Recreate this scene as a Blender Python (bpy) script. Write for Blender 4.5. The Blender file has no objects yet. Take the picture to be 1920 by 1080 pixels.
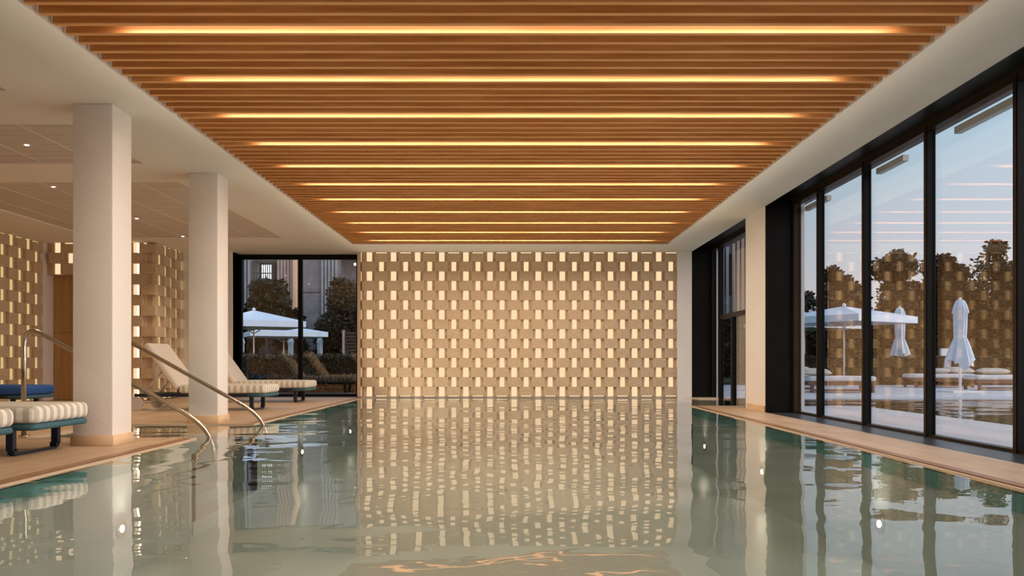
import bpy, bmesh, math, random
from mathutils import Vector, Matrix, noise
random.seed(7)
PI = math.pi
SC = bpy.context.scene
COL = SC.collection

# ------------------------------------------------------------------ camera, exposure
cd = bpy.data.cameras.new('camera'); cam = bpy.data.objects.new('camera', cd); COL.objects.link(cam)
cam.location = (0, 0, 0.80); cam.rotation_euler = (PI/2, 0, 0)
cd.sensor_width = 36; cd.lens = 36*1500/1920
cd.shift_y = 138/1920; cd.shift_x = -3/1920
cd.clip_start = 0.05; cd.clip_end = 400
SC.camera = cam
SC.view_settings.view_transform = 'Standard'; SC.view_settings.look = 'None'
SC.view_settings.gamma = 1; SC.view_settings.use_curve_mapping = False
SC.view_settings.exposure = 0.22
SC.cycles.use_denoising = True
SC.cycles.max_bounces = 10; SC.cycles.diffuse_bounces = 5; SC.cycles.glossy_bounces = 5
SC.cycles.transparent_max_bounces = 24; SC.cycles.sample_clamp_indirect = 6
SC.cycles.caustics_reflective = False; SC.cycles.caustics_refractive = False

# ------------------------------------------------------------------ node helpers
def N(nt, t, **kw):
    n = nt.nodes.new(t)
    for k, v in kw.items():
        if k in n.inputs: n.inputs[k].default_value = v
        else: setattr(n, k, v)
    return n
def L(nt, a, b): nt.links.new(a, b)
def math_(nt, op, a, b=None, c=None):
    n = nt.nodes.new('ShaderNodeMath'); n.operation = op
    for i, v in enumerate((a, b, c)):
        if v is None: continue
        if hasattr(v, 'is_linked'): nt.links.new(v, n.inputs[i])
        else: n.inputs[i].default_value = v
    return n.outputs[0]

# ------------------------------------------------------------------ world: dusk sky, sunset glow behind the viewer
SKY_GAIN = 0.9
w = bpy.data.worlds.new('dusk_sky'); SC.world = w; w.use_nodes = True
nt = w.node_tree; nt.nodes.clear()
tc = N(nt, 'ShaderNodeTexCoord'); sep = N(nt, 'ShaderNodeSeparateXYZ'); L(nt, tc.outputs['Generated'], sep.inputs[0])
ramp = N(nt, 'ShaderNodeValToRGB'); L(nt, sep.outputs[2], ramp.inputs[0])
e = ramp.color_ramp.elements
e[0].position = 0.0; e[0].color = (.80, .72, .74, 1)
e[1].position = 1.0; e[1].color = (.34, .56, .86, 1)
for p, c in ((.08, (.76, .74, .80, 1)), (.16, (.62, .72, .83, 1)), (.28, (.50, .69, .84, 1)), (.5, (.42, .62, .84, 1))):
    q = e.new(p); q.color = c
cn = N(nt, 'ShaderNodeTexNoise'); cn.inputs['Scale'].default_value = 2.2; cn.inputs['Detail'].default_value = 5
cm = N(nt, 'ShaderNodeMapping'); cm.inputs['Scale'].default_value = (1, 1, 3.5); L(nt, tc.outputs['Generated'], cm.inputs[0]); L(nt, cm.outputs[0], cn.inputs['Vector'])
cr = N(nt, 'ShaderNodeValToRGB'); cr.color_ramp.elements[0].position = .56; cr.color_ramp.elements[1].position = .78
L(nt, cn.outputs[0], cr.inputs[0])
mx = N(nt, 'ShaderNodeMixRGB'); mx.inputs[2].default_value = (.86, .72, .70, 1); L(nt, ramp.outputs[0], mx.inputs[1])
L(nt, math_(nt, 'MULTIPLY', cr.outputs[0], .55), mx.inputs[0])
dp = N(nt, 'ShaderNodeVectorMath', operation='DOT_PRODUCT'); L(nt, tc.outputs['Generated'], dp.inputs[0])
gd = Vector((.96, -.24, .13)).normalized(); dp.inputs[1].default_value = gd
lobe = math_(nt, 'POWER', math_(nt, 'MAXIMUM', dp.outputs['Value'], 0.0), 5.0)
gl = N(nt, 'ShaderNodeMixRGB', blend_type='ADD'); gl.inputs[2].default_value = (4.8, 4.15, 3.95, 1)
L(nt, lobe, gl.inputs[0]); L(nt, mx.outputs[0], gl.inputs[1])
bg = N(nt, 'ShaderNodeBackground'); bg.inputs[1].default_value = SKY_GAIN; L(nt, gl.outputs[0], bg.inputs[0])
wo = N(nt, 'ShaderNodeOutputWorld'); L(nt, bg.outputs[0], wo.inputs[0])

# ------------------------------------------------------------------ materials
MAT = {}
def base(name, col, rough=.6, metal=0, spec=.5):
    m = bpy.data.materials.new(name); m.use_nodes = True; nt = m.node_tree
    b = nt.nodes['Principled BSDF']; b.inputs['Base Color'].default_value = (*col, 1)
    b.inputs['Roughness'].default_value = rough; b.inputs['Metallic'].default_value = metal
    b.inputs['Specular IOR Level'].default_value = spec
    MAT[name] = m; return m, nt, b
def noisy(name, c1, c2, rough=.6, scale=(8, 8, 8), detail=4, bump=0, bscale=60, metal=0, spec=.5, rnd=False, dist=.01):
    m, nt, b = base(name, c1, rough, metal, spec)
    tc = N(nt, 'ShaderNodeTexCoord'); mp = N(nt, 'ShaderNodeMapping'); mp.inputs['Scale'].default_value = scale
    L(nt, tc.outputs['Object'], mp.inputs[0])
    if rnd:
        oi = N(nt, 'ShaderNodeObjectInfo'); cb = N(nt, 'ShaderNodeCombineXYZ')
        L(nt, math_(nt, 'MULTIPLY', oi.outputs['Random'], 50.0), cb.inputs[0]); L(nt, math_(nt, 'MULTIPLY', oi.outputs['Random'], 173.0), cb.inputs[1])
        L(nt, cb.outputs[0], mp.inputs['Location'])
    nz = N(nt, 'ShaderNodeTexNoise'); nz.inputs['Scale'].default_value = 1; nz.inputs['Detail'].default_value = detail
    L(nt, mp.outputs[0], nz.inputs['Vector'])
    r = N(nt, 'ShaderNodeValToRGB'); r.color_ramp.elements[0].color = (*c1, 1); r.color_ramp.elements[1].color = (*c2, 1)
    r.color_ramp.elements[0].position = .33; r.color_ramp.elements[1].position = .67
    L(nt, nz.outputs[0], r.inputs[0]); L(nt, r.outputs[0], b.inputs['Base Color'])
    if bump:
        n2 = N(nt, 'ShaderNodeTexNoise'); n2.inputs['Scale'].default_value = bscale; n2.inputs['Detail'].default_value = 3
        L(nt, tc.outputs['Object'], n2.inputs['Vector'])
        bp = N(nt, 'ShaderNodeBump'); bp.inputs['Strength'].default_value = bump; bp.inputs['Distance'].default_value = dist
        L(nt, n2.outputs[0], bp.inputs['Height']); L(nt, bp.outputs[0], b.inputs['Normal'])
    return m, nt, b, r
def emis(name, col, s):
    m = bpy.data.materials.new(name); m.use_nodes = True; nt = m.node_tree; nt.nodes.clear()
    em = N(nt, 'ShaderNodeEmission'); em.inputs[0].default_value = (*col, 1); em.inputs[1].default_value = s
    o = N(nt, 'ShaderNodeOutputMaterial'); L(nt, em.outputs[0], o.inputs[0]); MAT[name] = m; return m, nt, em

noisy('plaster', (.80, .745, .70), (.83, .775, .73), .75, (1.5, 1.5, 1.5), 3, .25, 45, spec=.25)
noisy('ceiling_plaster', (.86, .795, .75), (.88, .815, .77), .85, (1, 1, 1), 2, spec=.2)
noisy('trowelled', (.60, .53, .47), (.70, .62, .55), .8, (1.2, 9, 4), 6, .2, 12, spec=.2)
noisy('travertine', (.66, .46, .28), (.76, .56, .36), .45, (3, 3, 14), 5)
noisy('block_stone', (.53, .385, .245), (.63, .475, .32), .6, (18, 18, 46), 4, .15, 120, rnd=False)
noisy('plate_stone_lit', (.64, .475, .33), (.74, .57, .41), .6, (60, 60, 5), 3)  # block stone made paler: glow spill on the plates put into the colour
noisy('timber', (.50, .195, .05), (.66, .315, .105), .5, (1.6, 40, 26), 6, rnd=True)
noisy('door_timber', (.40, .22, .08), (.50, .29, .11), .45, (10, 10, 1.2), 5)
noisy('black_metal', (.005, .0045, .004), (.007, .006, .0055), .4, (3, 3, 3), 2, spec=.12)
noisy('bronze_metal', (.020, .011, .006), (.028, .016, .008), .4, (3, 3, 3), 2, spec=.2)
noisy('sill_metal', (.03, .036, .045), (.05, .055, .065), .3, (3, 3, 3), 2)
base('steel', (.60, .53, .45), .17, 1)
noisy('navy_metal', (.006, .012, .028), (.01, .018, .036), .4, (5, 5, 5), 2)
noisy('blue_fabric', (.012, .075, .29), (.02, .10, .36), .75, (60, 60, 60), 2, .3, 200)
base('wheel_plastic', (.56, .50, .46), .5)
base('white_paint', (.80, .79, .80), .4)
noisy('canvas', (.60, .69, .80), (.66, .74, .83), .8, (4, 4, 4), 3)
noisy('cushion_grey', (.62, .60, .60), (.68, .66, .66), .85, (20, 20, 20), 3)
noisy('pillow_beige', (.55, .47, .40), (.62, .54, .47), .85, (20, 20, 20), 3)
noisy('teak', (.13, .055, .03), (.2, .085, .045), .55, (2, 20, 20), 4)
noisy('paving', (.50, .49, .52), (.62, .60, .62), .5, (2.2, .5, 1), 5)
noisy('lawn', (.02, .03, .012), (.045, .06, .02), .9, (3, 3, 3), 5)
noisy('soil', (.035, .028, .018), (.07, .055, .03), .9, (5, 5, 5), 5)
noisy('bark', (.06, .045, .035), (.11, .085, .06), .9, (9, 9, 3), 4)
noisy('concrete', (.17, .17, .19), (.24, .24, .265), .8, (2, 2, 2), 6)
noisy('grey_slat', (.28, .29, .32), (.36, .37, .40), .7, (2, 2, 2), 3)
noisy('pink_slat', (.40, .29, .255), (.50, .37, .32), .7, (2, 2, 2), 3)
base('peach_trim', (.85, .55, .36), .6)
base('dark_opening', (.02, .02, .024), .3)
base('fence_timber', (.06, .035, .022), .7)
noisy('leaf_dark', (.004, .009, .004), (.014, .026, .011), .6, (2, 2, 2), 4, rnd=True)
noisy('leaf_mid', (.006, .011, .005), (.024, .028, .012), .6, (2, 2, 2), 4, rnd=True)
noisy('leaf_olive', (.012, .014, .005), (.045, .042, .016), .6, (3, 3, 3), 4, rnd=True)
noisy('pool_tile_light', (.25, .295, .285), (.30, .345, .33), .35, (.6, .6, .6), 3)
noisy('pool_tile_teal', (.05, .17, .16), (.08, .22, .205), .3, (4, 4, 4), 3)
noisy('pool_tile_dark', (.06, .12, .12), (.09, .17, .17), .3, (.5, .5, .5), 3)
base('coping_light', (.60, .45, .32), .5)
base('coping_slot', (.16, .075, .035), .6)
noisy('nosing_stone', (.27, .145, .075), (.33, .19, .105), .4, (4, 4, 4), 4)

# tile joints on the deck, drawn at the real slab size
def add_joints(name, sx, sy, c1, c2, mortar, rough, off=.5):
    m, nt, b, r = noisy(name, c1, c2, rough, (5, 1.6, 3), 6, spec=.4)
    tc = N(nt, 'ShaderNodeTexCoord'); mp = N(nt, 'ShaderNodeMapping'); mp.inputs['Rotation'].default_value = (0, 0, PI/2)
    L(nt, tc.outputs['Object'], mp.inputs[0])
    bk = N(nt, 'ShaderNodeTexBrick'); bk.inputs['Scale'].default_value = 1; bk.inputs['Brick Width'].default_value = sx
    bk.inputs['Row Height'].default_value = sy; bk.inputs['Mortar Size'].default_value = .004; bk.offset = off
    bk.inputs['Color1'].default_value = (1, 1, 1, 1); bk.inputs['Color2'].default_value = (.9, .9, .9, 1); bk.inputs['Mortar'].default_value = (*mortar, 1)
    L(nt, mp.outputs[0], bk.inputs['Vector'])
    mu = N(nt, 'ShaderNodeMixRGB', blend_type='MULTIPLY'); mu.inputs[0].default_value = 1
    L(nt, r.outputs[0], mu.inputs[1]); L(nt, bk.outputs[0], mu.inputs[2]); L(nt, mu.outputs[0], b.inputs['Base Color'])
    return m
add_joints('deck_stone', 1.2, .6, (.50, .345, .215), (.61, .445, .30), (.6, .55, .5), .42)

emis('wall_glow', (1, .69, .41), .93)
emis('soft_glow', (1, .73, .30), .60)
emis('slit_glow', (1, .80, .50), 1.6)
emis('led_strip', (1, .84, .68), 3.6)
emis('led_line', (1, .80, .50), 5)
emis('lamp_lens', (1, .86, .66), 30)
emis('pool_lens', (1, .92, .74), 160)
emis('window_light', (.9, .95, 1), 1.2)

def schlick_fac(nt, F0, normal=None):
    g = N(nt, 'ShaderNodeNewGeometry'); d = N(nt, 'ShaderNodeVectorMath', operation='DOT_PRODUCT')
    L(nt, g.outputs['Incoming'], d.inputs[0]); L(nt, normal if normal else g.outputs['Normal'], d.inputs[1])
    c = math_(nt, 'ABSOLUTE', d.outputs['Value'])
    p = math_(nt, 'POWER', math_(nt, 'SUBTRACT', 1.0, c), 5.0)
    return math_(nt, 'MULTIPLY_ADD', p, 1-F0, F0)
def clear_mat(name, F0, tint, rough=0):
    m = bpy.data.materials.new(name); m.use_nodes = True; nt = m.node_tree; nt.nodes.clear()
    tr = N(nt, 'ShaderNodeBsdfTransparent'); tr.inputs[0].default_value = (*tint, 1)
    gl = N(nt, 'ShaderNodeBsdfGlossy'); gl.inputs['Roughness'].default_value = rough; gl.inputs[0].default_value = (1, 1, 1, 1)
    mix = N(nt, 'ShaderNodeMixShader'); o = N(nt, 'ShaderNodeOutputMaterial')
    L(nt, tr.outputs[0], mix.inputs[1]); L(nt, gl.outputs[0], mix.inputs[2]); L(nt, mix.outputs[0], o.inputs[0])
    MAT[name] = m; return m, nt, tr, gl, mix
m, nt, tr, gl, mix = clear_mat('glass', .05, (.97, .98, .98)); gl.inputs[0].default_value = (1, .84, .62, 1); L(nt, schlick_fac(nt, .078), mix.inputs[0])
def water_mat(name, tint, strength):
    m, nt, tr, gl, mix = clear_mat(name, .02, tint, .0)
    tc = N(nt, 'ShaderNodeTexCoord')
    hs = []
    for sc, rot, mapsc, det, amp in ((1.0, .3, (.55, .9, 1), 1, 1.0), (1.0, -.5, (2.0, 2.6, 1), 2, .09), (1.0, .9, (6, 7, 1), 1, .010)):
        mp = N(nt, 'ShaderNodeMapping'); mp.inputs['Scale'].default_value = mapsc; mp.inputs['Rotation'].default_value = (0, 0, rot)
        L(nt, tc.outputs['Object'], mp.inputs[0])
        nz = N(nt, 'ShaderNodeTexNoise'); nz.inputs['Scale'].default_value = sc; nz.inputs['Detail'].default_value = det; nz.inputs['Distortion'].default_value = .5
        L(nt, mp.outputs[0], nz.inputs['Vector']); hs.append(math_(nt, 'MULTIPLY', nz.outputs[0], amp))
    h = math_(nt, 'ADD', math_(nt, 'ADD', hs[0], hs[1]), hs[2])
    bp = N(nt, 'ShaderNodeBump'); bp.inputs['Strength'].default_value = 1; bp.inputs['Distance'].default_value = strength
    L(nt, h, bp.inputs['Height']); L(nt, bp.outputs[0], gl.inputs['Normal'])
    L(nt, schlick_fac(nt, .02, bp.outputs[0]), mix.inputs[0])
water_mat('pool_water', (.92, .965, .93), .020)

def stripe_mat(name, cA, cB, per, duty):
    m, nt, b = base(name, cA, .85, 0, .2)
    tc = N(nt, 'ShaderNodeTexCoord'); so = N(nt, 'ShaderNodeSeparateXYZ'); L(nt, tc.outputs['Object'], so.inputs[0])
    sn = N(nt, 'ShaderNodeSeparateXYZ'); L(nt, tc.outputs['Normal'], sn.inputs[0])
    onside = math_(nt, 'GREATER_THAN', math_(nt, 'ABSOLUTE', sn.outputs[1]), .7)
    co = N(nt, 'ShaderNodeMix'); co.data_type = 'FLOAT'; L(nt, onside, co.inputs[0]); L(nt, so.outputs[1], co.inputs[2]); L(nt, so.outputs[0], co.inputs[3])
    fr = math_(nt, 'FRACT', math_(nt, 'DIVIDE', math_(nt, 'ADD', co.outputs[0], 10.0), per))
    tri = math_(nt, 'ABSOLUTE', math_(nt, 'SUBTRACT', fr, .5))
    mr = N(nt, 'ShaderNodeMapRange'); mr.inputs[1].default_value = duty*.5-.035; mr.inputs[2].default_value = duty*.5+.035
    L(nt, tri, mr.inputs[0])
    mx = N(nt, 'ShaderNodeMixRGB'); mx.inputs[1].default_value = (*cB, 1); mx.inputs[2].default_value = (*cA, 1)
    L(nt, mr.outputs[0], mx.inputs[0]); L(nt, mx.outputs[0], b.inputs['Base Color'])
stripe_mat('striped_fabric', (.80, .74, .67), (.50, .485, .40), .105, .5)
stripe_mat('fine_ribbed_fabric', (.74, .66, .585), (.58, .52, .45), .022, .4)
noisy('teal_weave', (.025, .08, .11), (.055, .16, .205), .7, (70, 70, 70), 1, .5, 160)

# ------------------------------------------------------------------ mesh helpers
class MB:
    def __init__(s): s.v = []; s.f = []; s.sm = []
    def box(s, x0, x1, y0, y1, z0, z1):
        n = len(s.v)
        s.v += [(x, y, z) for z in (z0, z1) for y in (y0, y1) for x in (x0, x1)]
        s.f += [tuple(n+i for i in q) for q in ((0, 2, 3, 1), (4, 5, 7, 6), (0, 1, 5, 4), (2, 6, 7, 3), (0, 4, 6, 2), (1, 3, 7, 5))]
        s.sm += [False]*6; return s
    def obox(s, O, U, V, W):   # origin corner + three edge vectors
        n = len(s.v); O = Vector(O); U = Vector(U); V = Vector(V); W = Vector(W)
        s.v += [tuple(O+U*a+V*b+W*c) for c in (0, 1) for b in (0, 1) for a in (0, 1)]
        s.f += [tuple(n+i for i in q) for q in ((0, 2, 3, 1), (4, 5, 7, 6), (0, 1, 5, 4), (2, 6, 7, 3), (0, 4, 6, 2), (1, 3, 7, 5))]
        s.sm += [False]*6; return s
    def quad(s, *p):
        n = len(s.v); s.v += [tuple(q) for q in p]; s.f.append(tuple(range(n, n+len(p)))); s.sm.append(False); return s
    def tube(s, pts, r, seg=14, caps=True):
        pts = [Vector(p) for p in pts]; n0 = len(s.v); up = None
        rr = r if isinstance(r, (list, tuple)) else [r]*len(pts)
        for i, p in enumerate(pts):
            d = (pts[min(i+1, len(pts)-1)] - pts[max(i-1, 0)]).normalized()
            if up is None: up = Vector((0, 1, 0)) if abs(d.y) < .9 else Vector((1, 0, 0))
            a = d.cross(up).normalized(); b = a.cross(d).normalized(); up = b
            for k in range(seg):
                t = 2*PI*k/seg; s.v.append(tuple(p + (a*math.cos(t)+b*math.sin(t))*rr[i]))
        for i in range(len(pts)-1):
            for k in range(seg):
                a0 = n0+i*seg+k; a1 = n0+i*seg+(k+1) % seg
                s.f.append((a0, a1, a1+seg, a0+seg)); s.sm.append(True)
        if caps:
            s.f.append(tuple(n0+k for k in range(seg))[::-1]); s.sm.append(False)
            s.f.append(tuple(n0+(len(pts)-1)*seg+k for k in range(seg))); s.sm.append(False)
        return s
    def build(s, name, mat, parent=None, loc=None):
        me = bpy.data.meshes.new(name); me.from_pydata(s.v, [], s.f); me.polygons.foreach_set('use_smooth', s.sm)
        me.materials.append(MAT[mat]); me.update()
        bm = bmesh.new(); bm.from_mesh(me); bmesh.ops.recalc_face_normals(bm, faces=bm.faces) if len(s.f) < 30000 else None; bm.to_mesh(me); bm.free()
        o = bpy.data.objects.new(name, me); COL.objects.link(o)
        if parent: o.parent = parent
        if loc: o.location = loc
        return o
def rounded(name, mat, x0, x1, y0, y1, z0, z1, r, parent=None, seg=4, puff=0):
    bm = bmesh.new(); bmesh.ops.create_cube(bm, size=1)
    sx, sy, sz = x1-x0, y1-y0, z1-z0
    for v in bm.verts: v.co = Vector((v.co.x*sx, v.co.y*sy, v.co.z*sz))
    bmesh.ops.bevel(bm, geom=bm.edges[:]+bm.verts[:], offset=r, segments=seg, profile=.5, affect='EDGES')
    if puff:
        bmesh.ops.subdivide_edges(bm, edges=[e for e in bm.edges if e.calc_length() > .25], cuts=5, use_grid_fill=True)
        for v in bm.verts:
            u = 1-abs(2*v.co.x/sx)**4; t = 1-abs(2*v.co.y/sy)**4
            v.co.z += puff*max(u, 0)*max(t, 0)*(1 if v.co.z > 0 else 0)
    for v in bm.verts: v.co += Vector(((x0+x1)/2, (y0+y1)/2, (z0+z1)/2))
    me = bpy.data.meshes.new(name); bm.to_mesh(me); bm.free()
    me.polygons.foreach_set('use_smooth', [True]*len(me.polygons)); me.materials.append(MAT[mat])
    o = bpy.data.objects.new(name, me); COL.objects.link(o); o.parent = parent
    return o
def tag(o, label=None, cat=None, group=None, kind=None):
    if label: o['label'] = label
    if cat: o['category'] = cat
    if group: o['group'] = group
    if kind: o['kind'] = kind
    return o
def empty(name, loc=(0, 0, 0), rz=0):
    o = bpy.data.objects.new(name, None); COL.objects.link(o); o.location = loc; o.rotation_euler = (0, 0, rz); o.empty_display_size = .2; return o
def struct(o, label=None, cat=None): o['kind'] = 'structure'; return tag(o, label, cat)
def kids(o): return [c for c in COL.objects if c.parent == o]
def copy_tree(o, parent=None):
    c = o.copy(); COL.objects.link(c); c.parent = parent
    for ch in kids(o): copy_tree(ch, c)
    return c
def arc(p0, c, p1, n=8):   # quadratic rounding of a corner
    p0, c, p1 = Vector(p0), Vector(c), Vector(p1)
    return [tuple((1-t)**2*p0+2*t*(1-t)*c+t*t*p1) for t in [i/n for i in range(n+1)]]

# ------------------------------------------------------------------ dimensions (metres; camera stands at the origin looking along +y)
H = 3.25; YB = 17.85; YN = -3.6; XL = -9.65; XR = 3.97; XW = 4.40
PL, PR = -3.34, 3.21; WZ = -.014
IY0, IY1, IX = 8.40, 10.32, -5.12      # stair inlet
CHY = 14.45                             # channel to the outdoor pool starts here
TX = 6.29; FY = 17.30                   # outdoor pool edges

# ------------------------------------------------------------------ floor, pool basin, water
f = MB(); t = -.16
for b in ((XL-.3, PL-.13, YN, IY0), (XL-.3, IX-.10, IY0, IY1), (XL-.3, PL-.13, IY1, 18.45), (PR+.13, XR, YN, CHY)):
    f.box(b[0], b[1], b[2], b[3], t, 0)
struct(f.build('floor', 'deck_stone'), 'sand coloured stone deck around the indoor pool', 'floor')
c = MB()   # sloping nosing, slot and lip of the overflow edge
def nose(mb, x0, x1, y0, y1, zz0, zz1, axis):
    if axis == 'x': mb.v += [(x0, y0, -.1), (x1, y0, -.1), (x1, y1, -.1), (x0, y1, -.1), (x0, y0, zz0), (x1, y0, zz1), (x1, y1, zz1), (x0, y1, zz0)]
    else: mb.v += [(x0, y0, -.1), (x1, y0, -.1), (x1, y1, -.1), (x0, y1, -.1), (x0, y0, zz0), (x1, y0, zz0), (x1, y1, zz1), (x0, y1, zz1)]
    n = len(mb.v)-8
    mb.f += [tuple(n+i for i in q) for q in ((0, 3, 2, 1), (4, 5, 6, 7), (0, 1, 5, 4), (1, 2, 6, 5), (2, 3, 7, 6), (3, 0, 4, 7))]; mb.sm += [False]*6
slot, lip = MB(), MB()
for a, b in ((YN, IY0), (IY1, YB)):
    nose(c, PL-.13, PL-.06, a, b, 0, -.004, 'x'); slot.box(PL-.06, PL-.025, a, b, -.16, -.02); lip.box(PL-.025, PL, a, b, -.16, -.006)
nose(c, PR+.06, PR+.13, YN, CHY, -.004, 0, 'x'); slot.box(PR+.025, PR+.06, YN, CHY, -.16, -.02); lip.box(PR, PR+.025, YN, CHY, -.16, -.006)
lip.box(IX-.10, PL, IY0-.002, IY0+.025, -.16, .001); lip.box(IX-.10, PL, IY1-.025, IY1+.002, -.16, .001); lip.box(IX-.10, IX, IY0, IY1, -.16, .001)
lip.box(PR, XR+.35, CHY, CHY+.04, -.16, .001)
e1 = struct(c.build('trim_1', 'nosing_stone'), 'stone nosing along the pool edge', 'pool edge')
slot.build('overflow_slot', 'coping_slot', e1); lip.build('pool_lip', 'coping_light', e1)

D = -1.02
bs = MB()
bs.box(PL, PR, YN, YB, D-.1, D); bs.box(PR, TX, CHY, YB, D-.1, D)
bas = struct(bs.build('pool_basin', 'pool_tile_light'), 'pale tiled basin of the indoor pool under the water', 'pool')
wl = MB()
wl.box(PL-.1, PL, YN, IY0, D, -.16); wl.box(PL-.1, PL, IY1, YB, D, -.16); wl.box(PR, PR+.1, YN, CHY-.0, D, -.16)
wl.box(PR, TX, CHY-.1, CHY, D, -.16); wl.box(PL, 4.4, YB-.02, YB+.1, D, WZ-.005); wl.box(PL-.1, PR+.1, YN-.1, YN, D, -.03)
wl.box(PL-.02, PL, YN, IY0, -.16, -.03); wl.box(PR, PR+.02, YN, CHY, -.16, -.03)
wl.build('basin_wall', 'pool_tile_light', bas)
tl = MB()   # teal waterline band
tl.box(PL, PL+.012, YN, IY0, -.16, -.035); tl.box(PL, PL+.012, IY1, YB, -.16, -.035); tl.box(PR-.012, PR, YN, CHY, -.16, -.035)
tl.box(PR, TX, CHY, CHY+.012, -.16, -.035); tl.box(IX, PL, IY0, IY0+.012, -.16, -.035); tl.box(IX, PL, IY1-.012, IY1, -.16, -.035); tl.box(IX, IX+.012, IY0, IY1, -.16, -.035)
tl.build('waterline_tiles', 'pool_tile_teal', bas)
st = MB()
for i in range(6):
    x0 = IX + i*.30; st.box(x0, min(x0+.30, PL+.02), IY0-.1, IY1+.1, D, -.17-.14*i)
st.box(IX-.1, IX, IY0-.1, IY1+.1, D, -.16); st.box(IX, PL, IY0-.1, IY0, D, -.16); st.box(IX, PL, IY1, IY1+.1, D, -.16)
st.build('pool_steps', 'pool_tile_light', bas)
wm = MB()
for b in ((PL, PR, YN, YB), (IX, PL, IY0, IY1), (PR, TX, CHY, YB-.0), (TX, 34, YN, FY)):
    wm.quad((b[0], b[2], WZ), (b[1], b[2], WZ), (b[1], b[3], WZ), (b[0], b[3], WZ))
tag(wm.build('pool_water', 'pool_water'), 'clear rippling pool water mirroring the lit wall and ceiling', 'water', kind='stuff')
ob = MB(); ob.box(TX, 34, YN, FY, D-.1, D); ob.box(TX-.1, TX, YN, CHY, D, -.06); ob.box(TX, 34, FY, FY+.1, D, -.06); ob.box(TX-.1, TX, FY, YB+.1, D, -.06); ob.box(PR, TX, YB, YB+.1, D, -.06)
struct(ob.build('pool_basin', 'pool_tile_dark'), 'dark basin of the outdoor pool beyond the windows', 'pool')

# ------------------------------------------------------------------ ceiling
SX0, SX1, SY1 = -3.37, 3.225, 16.74
co_y = [(.3, 1.95), (2.95, 4.59), (5.60, 7.23), (8.26, 9.90), (10.94, 15.95)]; cx0, cx1 = -8.30, -4.58
ce = MB(); tz = H+.5
ce.box(SX1, XR, YN, YB+.0, H, H+.11); ce.box(SX0, SX1, SY1, YB, H, tz); ce.box(SX0, SX1, YN, .9, H, tz)
ce.box(SX0-.02, SX0, YN, SY1, H+.06, tz); ce.box(SX1, SX1+.02, .9, SY1, H+.11, tz)
ce.box(cx1, SX0, YN, 18.4, H, H+.06); ce.box(XL-.3, cx0, YN, 18.4, H, H+.06)
ys = [YN] + [v for p in co_y for v in p] + [18.4]
for i in range(0, len(ys), 2): ce.box(cx0, cx1, ys[i], ys[i+1], H, H+.06)
ce.box(SX0, SX1, .9, SY1, H+.34, tz)
ceil = struct(ce.build('ceiling', 'ceiling_plaster'), 'cream plaster ceiling around the timber slats', 'ceiling')
for a, b in co_y:
    p = MB(); p.box(cx0, cx1, a, b, H+.022, H+.06); p.build('inset_panel', 'trowelled', ceil)
    j = MB()
    for x in (-5.17, -5.85, -6.55, -7.25, -7.9): j.box(x-.006, x+.006, a, b, H+.019, H+.024)
    j.build('panel_joint', 'ceiling_plaster', ceil)

# timber slats with light strips hidden behind every sixth one
tcl = tag(empty('timber_slat_ceiling', (0, 9, H)), 'oak slat ceiling raft with warm light strips above the pool', 'slatted ceiling')
pitch = .17147; y_first = 5.966
def rel(o, x, y, z): o.location = (x, y-9, z-H)
k0 = -27
slat = MB().box(SX0+.03, SX1-.025, 0, .045, 0, .125).build('slat', 'timber', tcl); rel(slat, 0, y_first+k0*pitch, H)
ks = [k0]
k = k0+1
while y_first+k*pitch < SY1-.06:
    o = slat.copy(); COL.objects.link(o); o.parent = tcl; rel(o, 0, y_first+k*pitch, H); ks.append(k); k += 1
led = None; FILL_W = 35
for k in ks:
    if k % 6 == 0:
        if led is None:
            led = MB().box(-2.92, 2.84, .0455, .052, .02, .105).build('light_strip', 'led_strip', tcl); o = led
        else:
            o = led.copy(); COL.objects.link(o); o.parent = tcl
        rel(o, 0, y_first+(k-1)*pitch, H)
        if k < -14: continue
        ad = bpy.data.lights.new('added_fill', 'AREA'); ad.shape = 'RECTANGLE'; ad.size = 5.7; ad.size_y = .04; ad.energy = FILL_W; ad.color = (1, .83, .65)  # added downward fill light hidden in the slat gap, not a fixture
        ao = bpy.data.objects.new('added_fill', ad); COL.objects.link(ao); ao.parent = tcl; rel(ao, -.04, y_first+(k-1)*pitch+.070, H+.036)

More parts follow.
